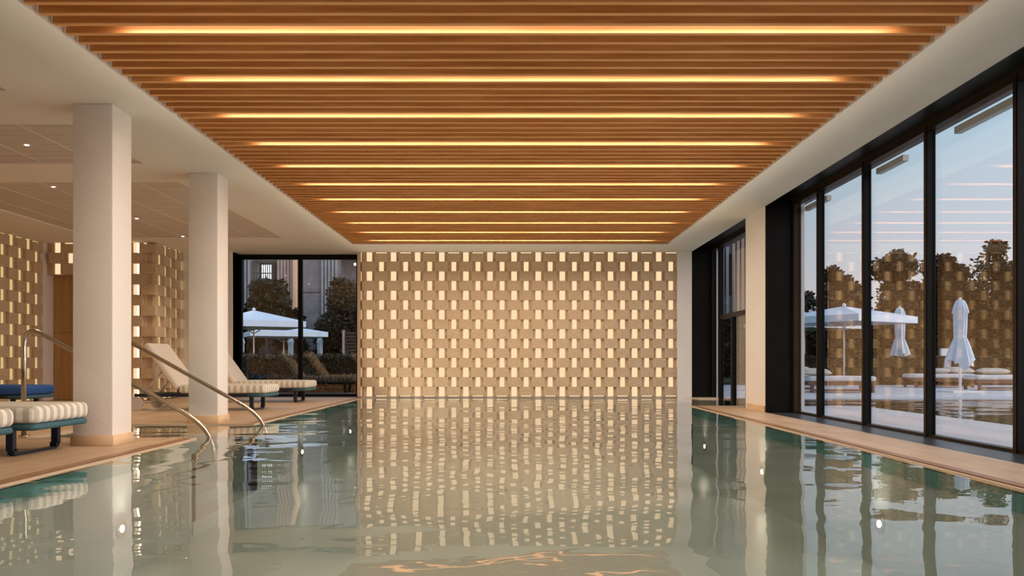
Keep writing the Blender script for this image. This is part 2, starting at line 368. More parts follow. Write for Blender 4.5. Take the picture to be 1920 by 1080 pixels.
# ------------------------------------------------------------------ woven glowing walls
CW, RH = .27, .21533
def woven(name, O, U, NRM, ncols, nrows, z0, phase, skip=lambda c, r: False, label='', border=0, glowmat='wall_glow', gd_=.097):
    """O: lower left corner of the face, U: along the wall, NRM: towards the room"""
    O = Vector(O); U = Vector(U); Nn = Vector(NRM); Z = Vector((0, 0, 1))
    blk, glow, fl = MB(), MB(), MB()
    def bx(mb, u0, u1, d0, d1, a, b):   # d measured backwards from the block face
        mb.obox(O+U*u0-Nn*d1+Z*a, U*(u1-u0), Nn*(d1-d0), Z*(b-a))
    W = ncols*CW
    bk = MB(); bx(bk, -border, W, .13, .20, z0 if z0 > 0.03 else -.03, H)
    for r in range(nrows):
        a = z0+(nrows-1-r)*RH; b = a+RH
        for c_ in range(ncols):
            if skip(c_, r): continue
            u = c_*CW
            if (c_+r+phase) % 2:        # proud block; a slit over the top row
                bx(blk, u-.012, u+CW+.012, 0, .05, a+(.03 if r == nrows-1 and z0 < .03 else 0), b-(.034 if r == 0 else 0))
                bx(blk, u-.012, u+.012, .05, .128, a, b); bx(blk, u+CW-.012, u+CW+.012, .05, .128, a, b)
                if r == 0: bx(glow, u+.01, u+CW-.01, .085, .095, b-.034, b-.004)
                if r == nrows-1 and z0 < .03: bx(glow, u+.01, u+CW-.01, .085, .095, a, a+.02)
            else:
                g = .061 if r % 2 == 0 else .052
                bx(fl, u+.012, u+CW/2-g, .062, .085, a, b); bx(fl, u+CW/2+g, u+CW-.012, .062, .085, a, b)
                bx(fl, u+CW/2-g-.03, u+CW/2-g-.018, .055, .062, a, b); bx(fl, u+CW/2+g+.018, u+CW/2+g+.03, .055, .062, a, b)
                bx(glow, u+CW/2-g-.02, u+CW/2+g+.02, gd_, gd_+.008, a+.001, b-.001)
        if border:
            if (r+phase) % 2 == 0: bx(glow, -.055, -.035, .08, .09, a, b)
    if border:
        bx(blk, -border, -.055, 0, .128, z0, H); bx(blk, -.035, -.012, .03, .128, z0, H)
    w_ = struct(bk.build(name, 'block_stone'), label, 'wall')
    blk.build('woven_blocks', 'block_stone', w_); glow.build('glowing_recess', glowmat, w_); fl.build('side_plates', 'plate_stone_lit', w_)
    return w_
woven('wall_back', (-3.364, YB, 0), (1, 0, 0), (0, -1, 0), 26, 15, .02, 0, label='woven stone feature wall at the end of the pool with glowing recesses', border=.125)
woven('wall_left', (XL, 1.0, 0), (0, 1, 0), (1, 0, 0), 57, 15, .02, 1, label='left woven stone wall with warm recesses behind the blue lounger', glowmat='soft_glow', gd_=.064)
NX0, NX1 = -8.25, -7.36
woven('wall_niche', (-7.36-8*CW-.01, 16.42, 0), (1, 0, 0), (0, -1, 0), 8, 15, .02, 0, skip=lambda c_, r: (c_ < 5 and r > 2), label='short woven wall segment beside the timber door')
woven('wall_return', (NX1, 16.60, 0), (0, 1, 0), (1, 0, 0), 5, 15, .02, 1, label='return of the woven wall beside the black framed end window', glowmat='soft_glow', gd_=.064)
cp = MB(); cp.box(NX1-.20, NX1-.002, 16.49, 16.585, -.03, H); cp.build('corner_post', 'block_stone', bpy.data.objects['wall_return'])
ls_ = MB()
for r_ in range(0, 15, 2): ls_.box(-7.37-8*CW+6*CW+CW/2+.012, -7.37-8*CW+6*CW+CW/2+.048, 16.50, 16.51, .03+(14-r_)*RH, .01+(15-r_)*RH)
ls_.build('led_line', 'led_line', bpy.data.objects['wall_niche'])
# cut-out: the niche backing must not close the doorway -> replace backing of wall_niche
nb = bpy.data.objects['wall_niche']; old = nb.data
mb = MB(); mb.box(-8.17, NX1-.13, 16.55, 17.80, -.03, H); mb.box(XL-.2, -8.17, 16.55, 16.80, 2.60, H); 
me = mb.build('tmp', 'block_stone'); nb.data = me.data; bpy.data.objects.remove(me)
# door in the niche
dr = struct(empty('door_1', (-9.0, 16.76, 0)), 'timber panelled door in the niche behind the near column', 'door')
dm = MB()
for x0, x1 in ((-.64, -.30), (-.294, .83)):
    for z0, z1 in ((0.01, 1.40), (1.408, 2.60)): dm.box(x0, x1, 0, .04, z0, z1)
dm.build('door_panel', 'door_timber', dr)
pl = MB(); pl.box(XL-.2, XL+.005, 16.40, 16.80, -.03, H); pl.box(XL-.2, -8.1, 16.81, 17.0, -.03, H)
struct(pl.build('trim_2', 'plaster'), 'plaster jamb of the door niche', 'wall')
# plain walls
wb = MB(); wb.box(NX1-.2, -6.27, YB, YB+.5, -.03, H); wb.box(-3.50, 3.64, YB+.13, YB+.6, -.1, H+.1); wb.box(3.645, XR, YB-.03, YB+.6, -.1, H+.1)
wb.box(XL-.2, -6.27, YB+.0, YB+.5, H, H+.5)
struct(wb.build('wall_end', 'plaster'), 'narrow cream plaster wall beside the woven wall', 'wall')
fw = MB(); fw.box(XL-.3, XW+.2, YN-.2, YN, -.1, H+.5)  # unseen wall in dark timber, chosen to dim the column fronts
struct(fw.build('wall_front', 'door_timber'), 'unseen wall behind the viewer, coloured dark to cut frontal light', 'wall')
oc = MB(); oc.box(XL-.35, XW+.35, YN-.2, 18.6, H+.5, H+.6); oc.box(XL-.35, XL-.2, YN, 18.4, -.1, H+.5); oc.box(XW+.16, XW+.35, YN, 18.4, H+.1, H+.6)
struct(oc.build('trim_3', 'concrete'), 'roof slab', 'roof')
# pier between the two right-hand windows
pier = MB(); pier.box(XR, XW+.16, 12.62, 13.69, .0, H+.11)
struct(pier.build('wall_right', 'plaster'), 'cream pier between the two tall windows on the right', 'wall')
pp = MB(); pp.box(XR-.02, XR, 12.62, 13.55, 0, .10)
struct(pp.build('baseboard_right', 'travertine'), 'stone skirting on the cream pier', 'baseboard')

# ------------------------------------------------------------------ window 1 (long glazing, right)
HW = H+.10
w1 = struct(empty('window_1', (XW, 5, 0)), 'long black framed glazing along the right side of the pool', 'window')
def B(name, mat, parent, *b):
    mb = MB()
    for q in b: mb.box(*q)
    o = mb.build(name, mat); o.parent = parent; o.matrix_parent_inverse = Matrix.Translation(-parent.location) @ Matrix.Rotation(-parent.rotation_euler.z, 4, 'Z'); return o
B('reveal', 'black_metal', w1, (XR, XW+.16, 12.59, 12.62, -.04, HW), (XR-.004, XR+.012, YN, 12.62, H-.004, HW), (XR, XW+.16, YN, 12.62, HW, HW+.03))
B('window_sill', 'sill_metal', w1, (XR, XW+.02, YN, 12.62, -.16, -.004))
B('header', 'bronze_metal', w1, (XW-.03, XW, YN, 12.60, HW-.03, HW), (XW, XW+.10, YN, 12.60, HW-.09, HW), (XW+.02, XW+.12, YN, 12.6, -.05, .022), (XW, XW+.02, YN, 12.6, -.05, .008))
B('side_frame', 'bronze_metal', w1, (XW-.01, XW+.10, 12.52, 12.59, 0, HW))
yms = [11.62, 10.11, 8.58, 7.05, 5.53, 4.0, 2.48, .96, -.56, -2.08]
for y in yms:
    B('mullion', 'black_metal', w1, (XW, XW+.092, y-.065, y, -.03, HW))
    B('mullion_cover', 'bronze_metal', w1, (XW-.008, XW+.0, y-.055, y-.010, -.02, HW))
edges = [12.52]+yms+[YN]
for i in range(len(edges)-1):
    a = edges[i+1]; b = edges[i]-.065 if i else edges[i]
    B('glass_pane', 'glass', w1, (XW+.055, XW+.079, a, b, .0, HW-.05))
for y0, y1 in ((7.06, 8.26), (9.35, 10.04), (11.63, 12.5), (4.1, 5.3)):
    B('vent_bar', 'white_paint', w1, (XW+.15, XW+.22, y0, y1, HW-.20, HW-.13))
B('side_trim', 'white_paint', w1, (XW+.10, XW+.16, 12.54, 12.62, 0, HW))

# ------------------------------------------------------------------ window 2 (far right, over the swim-out channel)
w2 = struct(empty('window_2', (XW, 15.8, 0)), 'far right black framed window over the channel to the outdoor pool', 'window')
B('reveal', 'black_metal', w2, (XR, XW+.16, YB-.02, YB+.02, -.04, HW), (XR, XW+.16, 13.69, YB, HW, HW+.03), (XR-.004, XR+.012, 13.69, YB, H-.004, HW), (XR, XW+.16, 13.69, 13.71, -.04, HW))
B('header', 'bronze_metal', w2, (XW, XW+.10, 13.7, YB, HW-.09, HW), (XW, XW+.10, 15.05, 17.2, 1.70, 1.79))
B('side_frame', 'black_metal', w2, (XW-.0, XW+.10, YB-.10, YB-.02, -.03, HW), (XW, XW+.10, 13.72, 15.10, -.2, HW))
for y, z1 in ((17.22, HW), (16.22, 1.70)):
    B('mullion', 'black_metal', w2, (XW, XW+.095, y-.10, y, -.2, z1))
B('glass_pane', 'glass', w2, (XW+.045, XW+.069, 17.22, YB-.1, 0, HW-.05)); B('glass_pane', 'glass', w2, (XW+.045, XW+.069, 15.1, 17.12, 1.79, HW-.05))
B('glass_pane', 'glass', w2, (XW+.045, XW+.069, 16.22, 17.12, -.02, 1.70)); B('glass_pane', 'glass', w2, (XW+.045, XW+.069, 15.1, 16.12, -.02, 1.70))
B('ledge', 'coping_light', w2, (XR, XW+.12, 17.15, YB-.0, -.2, .005))
B('side_trim', 'white_paint', w2, (XW+.10, XW+.16, YB-.10, YB-.02, 0, HW))

# ------------------------------------------------------------------ window 3 (end window, left)
YW = 18.30
w3 = struct(empty('window_3', (-4.9, YW, 0)), 'black framed end window left of the woven wall, dark garden behind', 'window')
B('reveal', 'black_metal', w3, (-6.30, -6.27, YB+.02, YW, 0, H))
B('side_frame', 'black_metal', w3, (-6.27, -6.22, YW, YW+.1, 0, H), (-3.6, -3.5, YW, YW+.1, 0, H))
B('header', 'black_metal', w3, (-6.27, -3.5, YW, YW+.1, 3.14, H), (-6.27, -3.5, YW-.02, YW+.1, 0, .06), (-6.27, -3.5, YB+.15, YW, -.01, .012))
B('mullion', 'black_metal', w3, (-4.93, -4.84, YW, YW+.1, .06, 3.14))
B('glass_pane', 'glass', w3, (-6.24, -4.93, YW+.03, YW+.054, .05, 3.16)); B('glass_pane', 'glass', w3, (-4.84, -3.5, YW+.03, YW+.054, .05, 3.16))
B('back_wall_cap', 'plaster', w3, (-3.50, -3.30, YB+.2, YW+.1, 0, H))

# ------------------------------------------------------------------ columns
def column(x0, x1, y0, y1, label):
    r = empty('column', ((x0+x1)/2, (y0+y1)/2, 0)); tag(r, label, 'column', 'square plaster columns beside the pool')
    hx, hy = (x1-x0)/2, (y1-y0)/2
    rounded('shaft', 'plaster', -hx, hx, -hy, hy, .0, H, .008, r, 2)
    rounded('plinth', 'travertine', -hx-.015, hx+.015, -hy-.015, hy+.015, .0, .10, .003, r, 1)
    return r
column(-4.19, -3.81, 7.60, 7.98, 'nearer of the two square white columns, beside the foot of a striped lounger')
column(-4.22, -3.84, 10.38, 10.76, 'farther of the two square white columns, at the corner of the pool steps')

# ------------------------------------------------------------------ handrails
def handrail(y, dx, label):
    r = empty('handrail', (-5.24+dx, y, 0)); tag(r, label, 'handrail', 'stainless steel handrails of the pool steps')
    P = [(0, 0, 0), (0, 0, .93)] + arc((0, 0, .95), (0, 0, 1.20), (.20, 0, 1.095), 10) + [(1.55, 0, .345), (1.70, 0, .262)] + arc((1.72, 0, .25), (1.93, 0, .13), (1.99, 0, -.02), 10) + [(2.02, 0, -.10), (2.05, 0, -.30)]
    MB().tube(P, .0255, 18).build('rail', 'steel', r)
    MB().tube([(0, 0, 0), (0, 0, .012)], .055, 24).build('base_flange', 'steel', r)
handrail(8.56, 0, 'nearer steel handrail, rising behind the near striped lounger and into the pool steps')
handrail(10.18, .07, 'farther steel handrail, passing in front of the far column into the pool')

# ------------------------------------------------------------------ loungers
def lounger(cx_foot, cy, w_, label, mat='striped_fabric', length=2.15, back=True, flip=False):
    """foot end at x = cx_foot, head towards -x"""
    r = empty('sun_lounger', (cx_foot, cy, 0)); tag(r, label, 'sun lounger')
    h = w_/2
    fr = MB()
    fr.box(-length, -.03, -h+.03, -h+.08, .225, .275); fr.box(-length, -.03, h-.08, h-.03, .225, .275)
    for i in range(12): x = -.12-i*(length-.2)/11; fr.box(x-.03, x+.03, -h+.06, h-.06, .25, .272)
    fr.build('frame', 'navy_metal', r)
    rim = MB().tube([(-.30, -h+.028, .25), (-.06, -h+.028, .25)] + arc((-.06, -h+.028, .25), (-.028, -h+.028, .25), (-.028, -h+.06, .25), 5) + arc((-.028, h-.06, .25), (-.028, h-.028, .25), (-.06, h-.028, .25), 5) + [(-.30, h-.028, .25)], .028, 12)
    rim.build('woven_rim', 'teal_weave', r)
    leg = MB()
    for s in (-1, 1):
        yy = s*(h-.10); leg.box(-.29, -.23, yy-.025, yy+.025, .045, .235)
        leg.box(-.29, -.23, yy-s*.02-.025, yy-s*.02+.025, .012, .06)
    leg.box(-.285, -.235, -h+.12, h-.12, .0, .022)
    leg.build('sled_leg', 'navy_metal', r)
    xb = -1.42
    if back:
        rounded('mattress', mat, xb, 0, -h, h, .278, .425, .05, r, 5, .008)
        bk = rounded('backrest', 'fine_ribbed_fabric' if mat == 'striped_fabric' else mat, -.90, 0, -h, h, -.055, .06, .045, r, 5, .01)
        bk.location = (xb-.02, 0, .355); bk.rotation_euler = (0, R_(54), 0)
        s_ = MB()
        for y in (-h+.10, h-.10):
            s_.tube([(xb-.32, y, .26), (xb-.22, y, .44), (xb-.20, y, .58)], .014, 8); s_.tube([(xb-.62, y, .26), (xb-.33, y, .62)], .012, 8)
        s_.tube([(xb-.33, -h+.10, .62), (xb-.33, h-.10, .62)], .012, 8)
        s_.build('backrest_strut', 'wheel_plastic', r)
        for y in (-h-.01, h-.03):
            wv = MB().tube([(0, y, .115), (0, y+.04, .115)], .113, 32); wv.build('wheel', 'wheel_plastic', r, (-length+.04, 0, 0))
        MB().tube([(0, -h, .115), (0, h, .115)], .012, 8).build('axle', 'wheel_plastic', r, (-length+.04, 0, 0))
        MB().tube([(-length+.14, -h+.02, .03), (-length+.30, -h+.02, .03), (-length+.30, h-.05, .03), (-length+.14, h-.05, .03)], .009, 8).build('wheel_bracket', 'wheel_plastic', r)
    else:
        rounded('mattress', mat, -length, 0, -h, h, .278, .425, .05, r, 5, .008)
        for s in (-1, 1): yy = s*(h-.10); MB().box(-length+.23, -length+.29, yy-.025, yy+.025, 0, .235).build('rear_leg', 'navy_metal', r)
    return r
def R_(d): return math.radians(d)
lounger(-3.98, 7.08, .86, 'striped lounger whose foot end stands in front of the near column')
lounger(-3.985, 5.98, .86, 'striped lounger cut off at the lower left edge of the photo')
lounger(-4.03, 13.40, .80, 'striped lounger with raised back, partly behind the far column')
lounger(-4.03, 16.02, .80, 'striped lounger with raised back closest to the black framed end window')
bl = lounger(-7.50, 12.70, .80, 'lounger with solid royal blue cushion by the left woven wall', 'blue_fabric', 2.0, False)

# ------------------------------------------------------------------ downlights and pool lamps
def downlight(x, y, label):
    r = empty('downlight', (x, y, H+.022)); tag(r, label, 'ceiling light', 'small downlights in the side ceiling panels')
    MB().tube([(0, 0, -.004), (0, 0, .012)], .045, 20).build('trim_ring', 'ceiling_plaster', r)
    MB().tube([(0, 0, -.006), (0, 0, -.004)], .022, 20).build('lens', 'lamp_lens', r)
    ld = bpy.data.lights.new('downlight_beam', 'SPOT'); ld.energy = 75; ld.color = (1, .78, .52); ld.spot_size = R_(110); ld.spot_blend = .7; ld.shadow_soft_size = .03
    lo = bpy.data.objects.new('lamp_beam', ld); COL.objects.link(lo); lo.parent = r; lo.location = (0, 0, -.02)
downlight(-5.55, 9.12, 'small round downlight left of the near column top')
downlight(-6.50, 11.30, 'small round downlight lowest left, under the first one')
downlight(-6.50, 13.80, 'small round downlight just right of the near column')
downlight(-6.52, 15.77, 'small round downlight farthest away, beside the far column')
def pool_lamp(x, y, s, label):
    r = empty('pool_lamp', (x, y, -.62)); tag(r, label, 'pool light', 'underwater lamps in the pool walls')
    MB().tube([(0, 0, 0), (s*.014, 0, 0)], .085, 24).build('housing', 'steel', r)
    MB().tube([(s*.014, 0, 0), (s*.018, 0, 0)], .030, 20).build('lens', 'pool_lens', r)
    ld = bpy.data.lights.new('pool_beam', 'SPOT'); ld.energy = 130; ld.color = (1, .85, .69); ld.spot_size = R_(140); ld.spot_blend = .6; ld.shadow_soft_size = .07
    lo = bpy.data.objects.new('lamp_beam', ld); COL.objects.link(lo); lo.parent = r; lo.location = (s*.04, 0, 0); lo.rotation_euler = (0, -s*(PI/2+.75), 0)
for x, s, nm in ((PR, -1, 'right'), (PL, 1, 'left')):
    for y, nn in ((7.0 if s < 0 else 6.8, 'nearest'), (10.3 if s < 0 else 12.6, 'second'), (13.4 if s < 0 else 16.3, 'farthest'), (3.4, 'out of view')):
        pool_lamp(x, y, s, f'{nn} round underwater lamp in the {nm} pool wall')

# ------------------------------------------------------------------ outdoors: ground
g = MB(); g.box(XW+.12, TX, YN, CHY, -.25, -.003); g.box(TX+.0, 34, FY, 27.5, -.25, -.003); g.box(XW+.12, TX, YB, 27.5, -.25, -.003); g.box(TX, 34, YN-4, YN, -.25, -.003)
struct(g.build('terrace', 'paving'), 'pale stone terrace around the outdoor pool', 'terrace')
g = MB(); g.box(-40, 60, 27.5, 90, -.3, -.015); g.box(-40, XW+.12, 18.62, 27.5, -.3, -.02); g.box(34, 60, -10, 27.5, -.3, -.02)
struct(g.build('ground', 'lawn'), 'dark lawn beyond the building', 'ground')
g = MB(); g.box(-9, 1, 18.62, 21, -.04, -.005)
struct(g.build('planting_bed', 'soil'), 'dark planting bed outside the end window', 'ground')

# ------------------------------------------------------------------ foliage
def leaf(V, F, p, s, rnd):
    a = Vector((rnd.uniform(-1, 1), rnd.uniform(-1, 1), rnd.uniform(-.6, .6))).normalized()
    b = a.cross(Vector((rnd.uniform(-1, 1), rnd.uniform(-1, 1), rnd.uniform(-1, 1)))).normalized()
    n = len(V); w2_ = s*.32
    V += [tuple(p), tuple(p+a*s*.5+b*w2_), tuple(p+a*s), tuple(p+a*s*.5-b*w2_)]
    F.append((n, n+1, n+2, n+3))
def mesh_obj(name, V, F, mat, parent=None, loc=None):
    me = bpy.data.meshes.new(name); me.from_pydata(V, [], F); me.materials.append(MAT[mat]); me.update()
    o = bpy.data.objects.new(name, me); COL.objects.link(o); o.parent = parent
    if loc: o.location = loc
    return o
def tree(x, y, h, rad, mat, label, seed, base_z=.9, leaves=5200, ls=.20, group=None):
    rnd = random.Random(seed); r = empty('garden_tree', (x, y, -.02)); tag(r, label, 'tree', group)
    tk = MB().tube([(0, 0, 0), (.05, 0, h*.3), (-.04, .03, h*.6), (0, 0, h*.85)], [.13, .10, .07, .02], 8)
    blobs = []
    for i in range(22):
        zz = base_z+.45+(h-base_z-1.0)*rnd.random()
        k = 1-.55*max(0, (zz-base_z)/(h-base_z))**2
        a = rnd.uniform(0, 2*PI); d = rad*k*rnd.uniform(.1, .85)
        blobs.append((Vector((math.cos(a)*d, math.sin(a)*d*.8, zz)), rnd.uniform(.42, .72)*rad*.62))
    blobs.append((Vector((rnd.uniform(-.2, .2)*rad, 0, h-.42)), .42))
    for b_, rr in blobs[:8]: tk.tube([(0, 0, min(b_.z*.7, h*.6)), tuple(b_*.6+Vector((0, 0, b_.z*.25))), tuple(b_)], [.05, .03, .012], 6)
    tk.build('trunk', 'bark', r)
    V, F = [], []
    for i in range(leaves):
        c_, rr = rnd.choice(blobs); d = Vector((rnd.gauss(0, 1), rnd.gauss(0, 1), rnd.gauss(0, 1))).normalized()
        p = c_+d*rr*(rnd.random()**.35)*Vector((1, 1, .8)).length/1.62
        if p.z > h: p.z = h-rnd.random()*.2
        leaf(V, F, p, ls*rnd.uniform(.6, 1.25), rnd)
    mesh_obj('foliage', V, F, mat, r)
    return r
grp = 'tree row behind the outdoor terrace'
row = [(10.3, 31, 4.25, 1.25, 'leaf_dark', 'very dark tree left of the first window mullion'),
       (12.2, 30.5, 4.45, 1.35, 'leaf_mid', 'low tree behind the large open parasol on the right'),
       (14.4, 30, 5.0, 1.35, 'leaf_mid', 'leafy tree with a pointed top behind the farther closed parasol'),
       (16.3, 30.3, 4.9, 1.25, 'leaf_mid', 'sparse topped tree behind the nearer closed parasol, left side'),
       (18.2, 30, 5.4, 1.5, 'leaf_mid', 'tallest leafy tree at the right edge of the last window pane'),
       (20.6, 30, 5.2, 1.5, 'leaf_mid', 'tree mostly cut off by the right edge of the photo')]
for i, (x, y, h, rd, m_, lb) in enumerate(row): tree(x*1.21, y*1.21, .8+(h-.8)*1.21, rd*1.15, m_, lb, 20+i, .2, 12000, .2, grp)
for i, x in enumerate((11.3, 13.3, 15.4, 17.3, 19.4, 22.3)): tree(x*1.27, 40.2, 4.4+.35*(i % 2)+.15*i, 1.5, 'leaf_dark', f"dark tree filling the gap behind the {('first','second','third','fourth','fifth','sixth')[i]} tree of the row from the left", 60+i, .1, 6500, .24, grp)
def hedge(x0, x1, y0, y1, h, mat, label, seed, n, ls=.09):
    rnd = random.Random(seed); r = empty('clipped_hedge', ((x0+x1)/2, (y0+y1)/2, -.02)); tag(r, label, 'hedge')
    hx, hy = (x1-x0)/2, (y1-y0)/2
    core = MB().box(-hx+.08, hx-.08, -hy+.08, hy-.08, 0, h-.08); core.build('hedge_core', 'soil', r)
    V, F = [], []
    for i in range(n):
        q = rnd.random()
        if q < .45: p = Vector((rnd.uniform(-hx, hx), -hy+rnd.uniform(0, .12), rnd.uniform(0, h)))
        elif q < .9: p = Vector((rnd.uniform(-hx, hx), rnd.uniform(-hy, hy), h-rnd.uniform(0, .12)+.03*rnd.gauss(0, 1)))
        else: p = Vector((rnd.choice((-hx, hx)), rnd.uniform(-hy, hy), rnd.uniform(0, h)))
        leaf(V, F, p, ls*rnd.uniform(.6, 1.3), rnd)
    mesh_obj('hedge_leaves', V, F, mat, r); return r
hedge(8.2, 24, 27.6, 28.6, .98, 'leaf_olive', 'long clipped hedge behind the outdoor loungers', 5, 16000, .11)
hedge(-9.0, -1.5, 23.6, 24.6, 1.0, 'leaf_olive', 'clipped hedge outside the end window below the parasols', 6, 12000)
hedge(-9.0, -1.5, 20.9, 21.5, .42, 'leaf_mid', 'lower clipped hedge nearest to the end window', 8, 9000, .08)
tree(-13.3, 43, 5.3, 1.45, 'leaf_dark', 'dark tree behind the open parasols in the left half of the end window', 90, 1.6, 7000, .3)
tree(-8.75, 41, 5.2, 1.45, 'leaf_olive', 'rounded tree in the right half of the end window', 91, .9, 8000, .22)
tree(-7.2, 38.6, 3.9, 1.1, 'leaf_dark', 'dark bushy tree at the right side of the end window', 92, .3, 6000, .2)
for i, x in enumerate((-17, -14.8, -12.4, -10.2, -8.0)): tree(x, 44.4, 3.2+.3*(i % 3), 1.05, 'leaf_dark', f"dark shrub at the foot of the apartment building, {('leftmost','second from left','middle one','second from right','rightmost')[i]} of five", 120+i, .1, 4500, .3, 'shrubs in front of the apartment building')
for i, x in enumerate((7.2, 8.6)): tree(x, 30.2, 1.9+.2*i, 1.1, 'leaf_dark', f"{('darker left','right')[i]} bush seen through the far right window", 140+i, .05, 5000, .14)

# ------------------------------------------------------------------ apartment building
YF = 46.0
bd = tag(empty('apartment_building', (-2, YF, 0)), 'grey concrete apartment building with vertical slat cladding behind the garden', 'building')
def px(p): return (p-963)*YF/1500
def BB(name, mat, *b):
    mb = MB()
    for q in b: mb.box(*q)
    o = mb.build(name, mat, bd); o.location = (2, -YF, 0); return o
BB('wall', 'concrete', (-26, px(475), YF, YF+8, 0, 11), (px(475), px(521), YF, YF+1.5, 0, 5.45), (px(475), px(521), YF, YF+1.5, 6.62, 11), (px(475), px(521), YF+1.52, YF+8, 0, 11), (px(521), px(635), YF, YF+8, 0, 11), (px(635), px(1400), YF, YF+1.4, 0, 4.6), (px(635), px(1400), YF, YF+1.4, 7, 11), (px(635), px(1400), YF+1.42, YF+8, 0, 11))
jm = [(px(566), px(636), YF-.02, YF, z, z+.05) for z in (4.75, 2.35)]+[(px(602), px(602)+.05, YF-.02, YF, 0, 9)]
BB('panel_joint', 'dark_opening', *jm)
BB('window_pane', 'dark_opening', (px(475), px(521), YF+1.2, YF+1.3, 5.4, 6.7)); BB('lit_pane', 'window_light', (px(478), px(498), YF+1.1, YF+1.18, 5.5, 6.5), (px(511), px(520), YF+1.1, YF+1.18, 5.5, 6.6))
BB('balcony_rail', 'dark_opening', *[(x, x+.035, YF-.05, YF, 4.9, 6.6) for x in [px(474)+i*.12 for i in range(13)]], (px(474), px(521), YF-.06, YF, 5.85, 5.9))
BB('grey_slats', 'grey_slat', *[(x, x+.10, YF-.12, YF, 0, 9) for x in [px(447)+i*.19 for i in range(4)]], *[(x, x+.12, YF-.12, YF, 3.5, 9) for x in [px(603)+i*.20 for i in range(5)]])
BB('pink_slats', 'pink_slat', *[(x, x+.13, YF-.14, YF, 1.5, 9) for x in [px(521)+i*.185 for i in range(5)]])
BB('pink_slats', 'pink_slat', *[(x, x+.16, YF-.14, YF+1.4, 0, 9) for x in [px(1372)+i*.26 for i in range(4)]])
BB('blue_slats', 'grey_slat', *[(x, x+.16, YF-.12, YF+1.4, 0, 9) for x in [px(1335)+i*.26 for i in range(4)]])
BB('peach_fin', 'peach_trim', (px(551.5), px(557.5), YF-.3, YF, 1.6, 9))
BB('ceiling_lamp', 'window_light', (px(662), px(672), YF+.2, YF+.3, 6.35, 6.5))
fn = tag(empty('slatted_fence', (-8.9, 30.5, 0)), 'dark horizontal slat fence panel at the right of the end window', 'fence')
fm = MB()
for i in range(14): fm.box(-.0, 2.2, -.02, .02, .15+i*.13, .24+i*.13)
fm.build('fence_slats', 'fence_timber', fn, (2.45, 0, 0)); MB().box(2.38, 2.46, -.05, .05, 0, 2.0).build('fence_post', 'pink_slat', fn)

# ------------------------------------------------------------------ parasols
def open_parasol(x, y, half, h_edge, h_top, rz, label, drop=.22):
    r = empty('open_parasol', (x, y, -.01), rz); tag(r, label, 'parasol', 'open square parasols in the garden')
    V, F = [(0, 0, h_top)], []; S = 8; ring = []
    nseg = 4*S
    for j in range(1, 6):
        t = j/5
        for k in range(nseg):
            s_, u = divmod(k, S); u = u/S
            c0 = [(-1, -1), (1, -1), (1, 1), (-1, 1)][s_]; c1 = [(1, -1), (1, 1), (-1, 1), (-1, -1)][s_]
            px_, py_ = c0[0]+(c1[0]-c0[0])*u, c0[1]+(c1[1]-c0[1])*u
            z = h_top+(h_edge-h_top)*t - .07*math.sin(PI*t)*1.0*(math.sin(PI*u)) + .0
            V.append((px_*half*t, py_*half*t, z))
    for k in range(nseg): F.append((0, 1+k, 1+(k+1) % nseg))
    for j in range(4):
        for k in range(nseg):
            a = 1+j*nseg+k; b = 1+j*nseg+(k+1) % nseg; F.append((a, b, b+nseg, a+nseg))
    mesh_obj('canopy', V, F, 'canvas', r)
    vl = MB(); z0 = h_edge-drop
    for a, b in (((-1, -1), (1, -1)), ((1, -1), (1, 1)), ((1, 1), (-1, 1)), ((-1, 1), (-1, -1))):
        A = Vector((a[0]*half, a[1]*half, z0)); Bv = Vector((b[0]*half, b[1]*half, z0))
        nrm = (Bv-A).cross(Vector((0, 0, 1))).normalized()*.012
        vl.obox(A, Bv-A, nrm, (0, 0, drop))
    vl.build('valance', 'canvas', r)
    MB().tube([(0, 0, 0), (0, 0, h_top+.08)], .028, 10).build('pole', 'white_paint', r)
    MB().tube([(0, 0, h_top), (0, 0, h_top+.07), (0, 0, h_top+.1)], [.07, .06, .02], 10).build('finial', 'white_paint', r)
    rb = MB()
    for a in ((-1, -1), (1, -1), (1, 1), (-1, 1)): rb.tube([(0, 0, h_top-.12), (a[0]*half*.96, a[1]*half*.96, h_edge-.05)], .014, 6); rb.tube([(0, 0, h_edge-.45), (a[0]*half*.5, a[1]*half*.5, (h_top+h_edge)/2-.1)], .012, 6)
    rb.build('ribs', 'white_paint', r)
    MB().box(-.35, .35, -.35, .35, 0, .06).build('base_plate', 'white_paint', r)
    return r
open_parasol(11.15, 27.0, 1.62, 2.30, 2.68, R_(33), 'large open white parasol above the left outdoor lounger, its canopy reaching the farther closed parasol')
open_parasol(12.0, 33.0, 1.7, 2.35, 2.75, R_(33), 'open white parasol farther away, cut by the left side of the first window pane')
open_parasol(-10.07, 31.0, 1.62, 2.33, 2.80, R_(28), 'open parasol in front, in the left pane of the end window')
open_parasol(-10.75, 37.4, 1.7, 2.16, 2.5, R_(25), 'open parasol behind, reaching into the right pane of the end window')
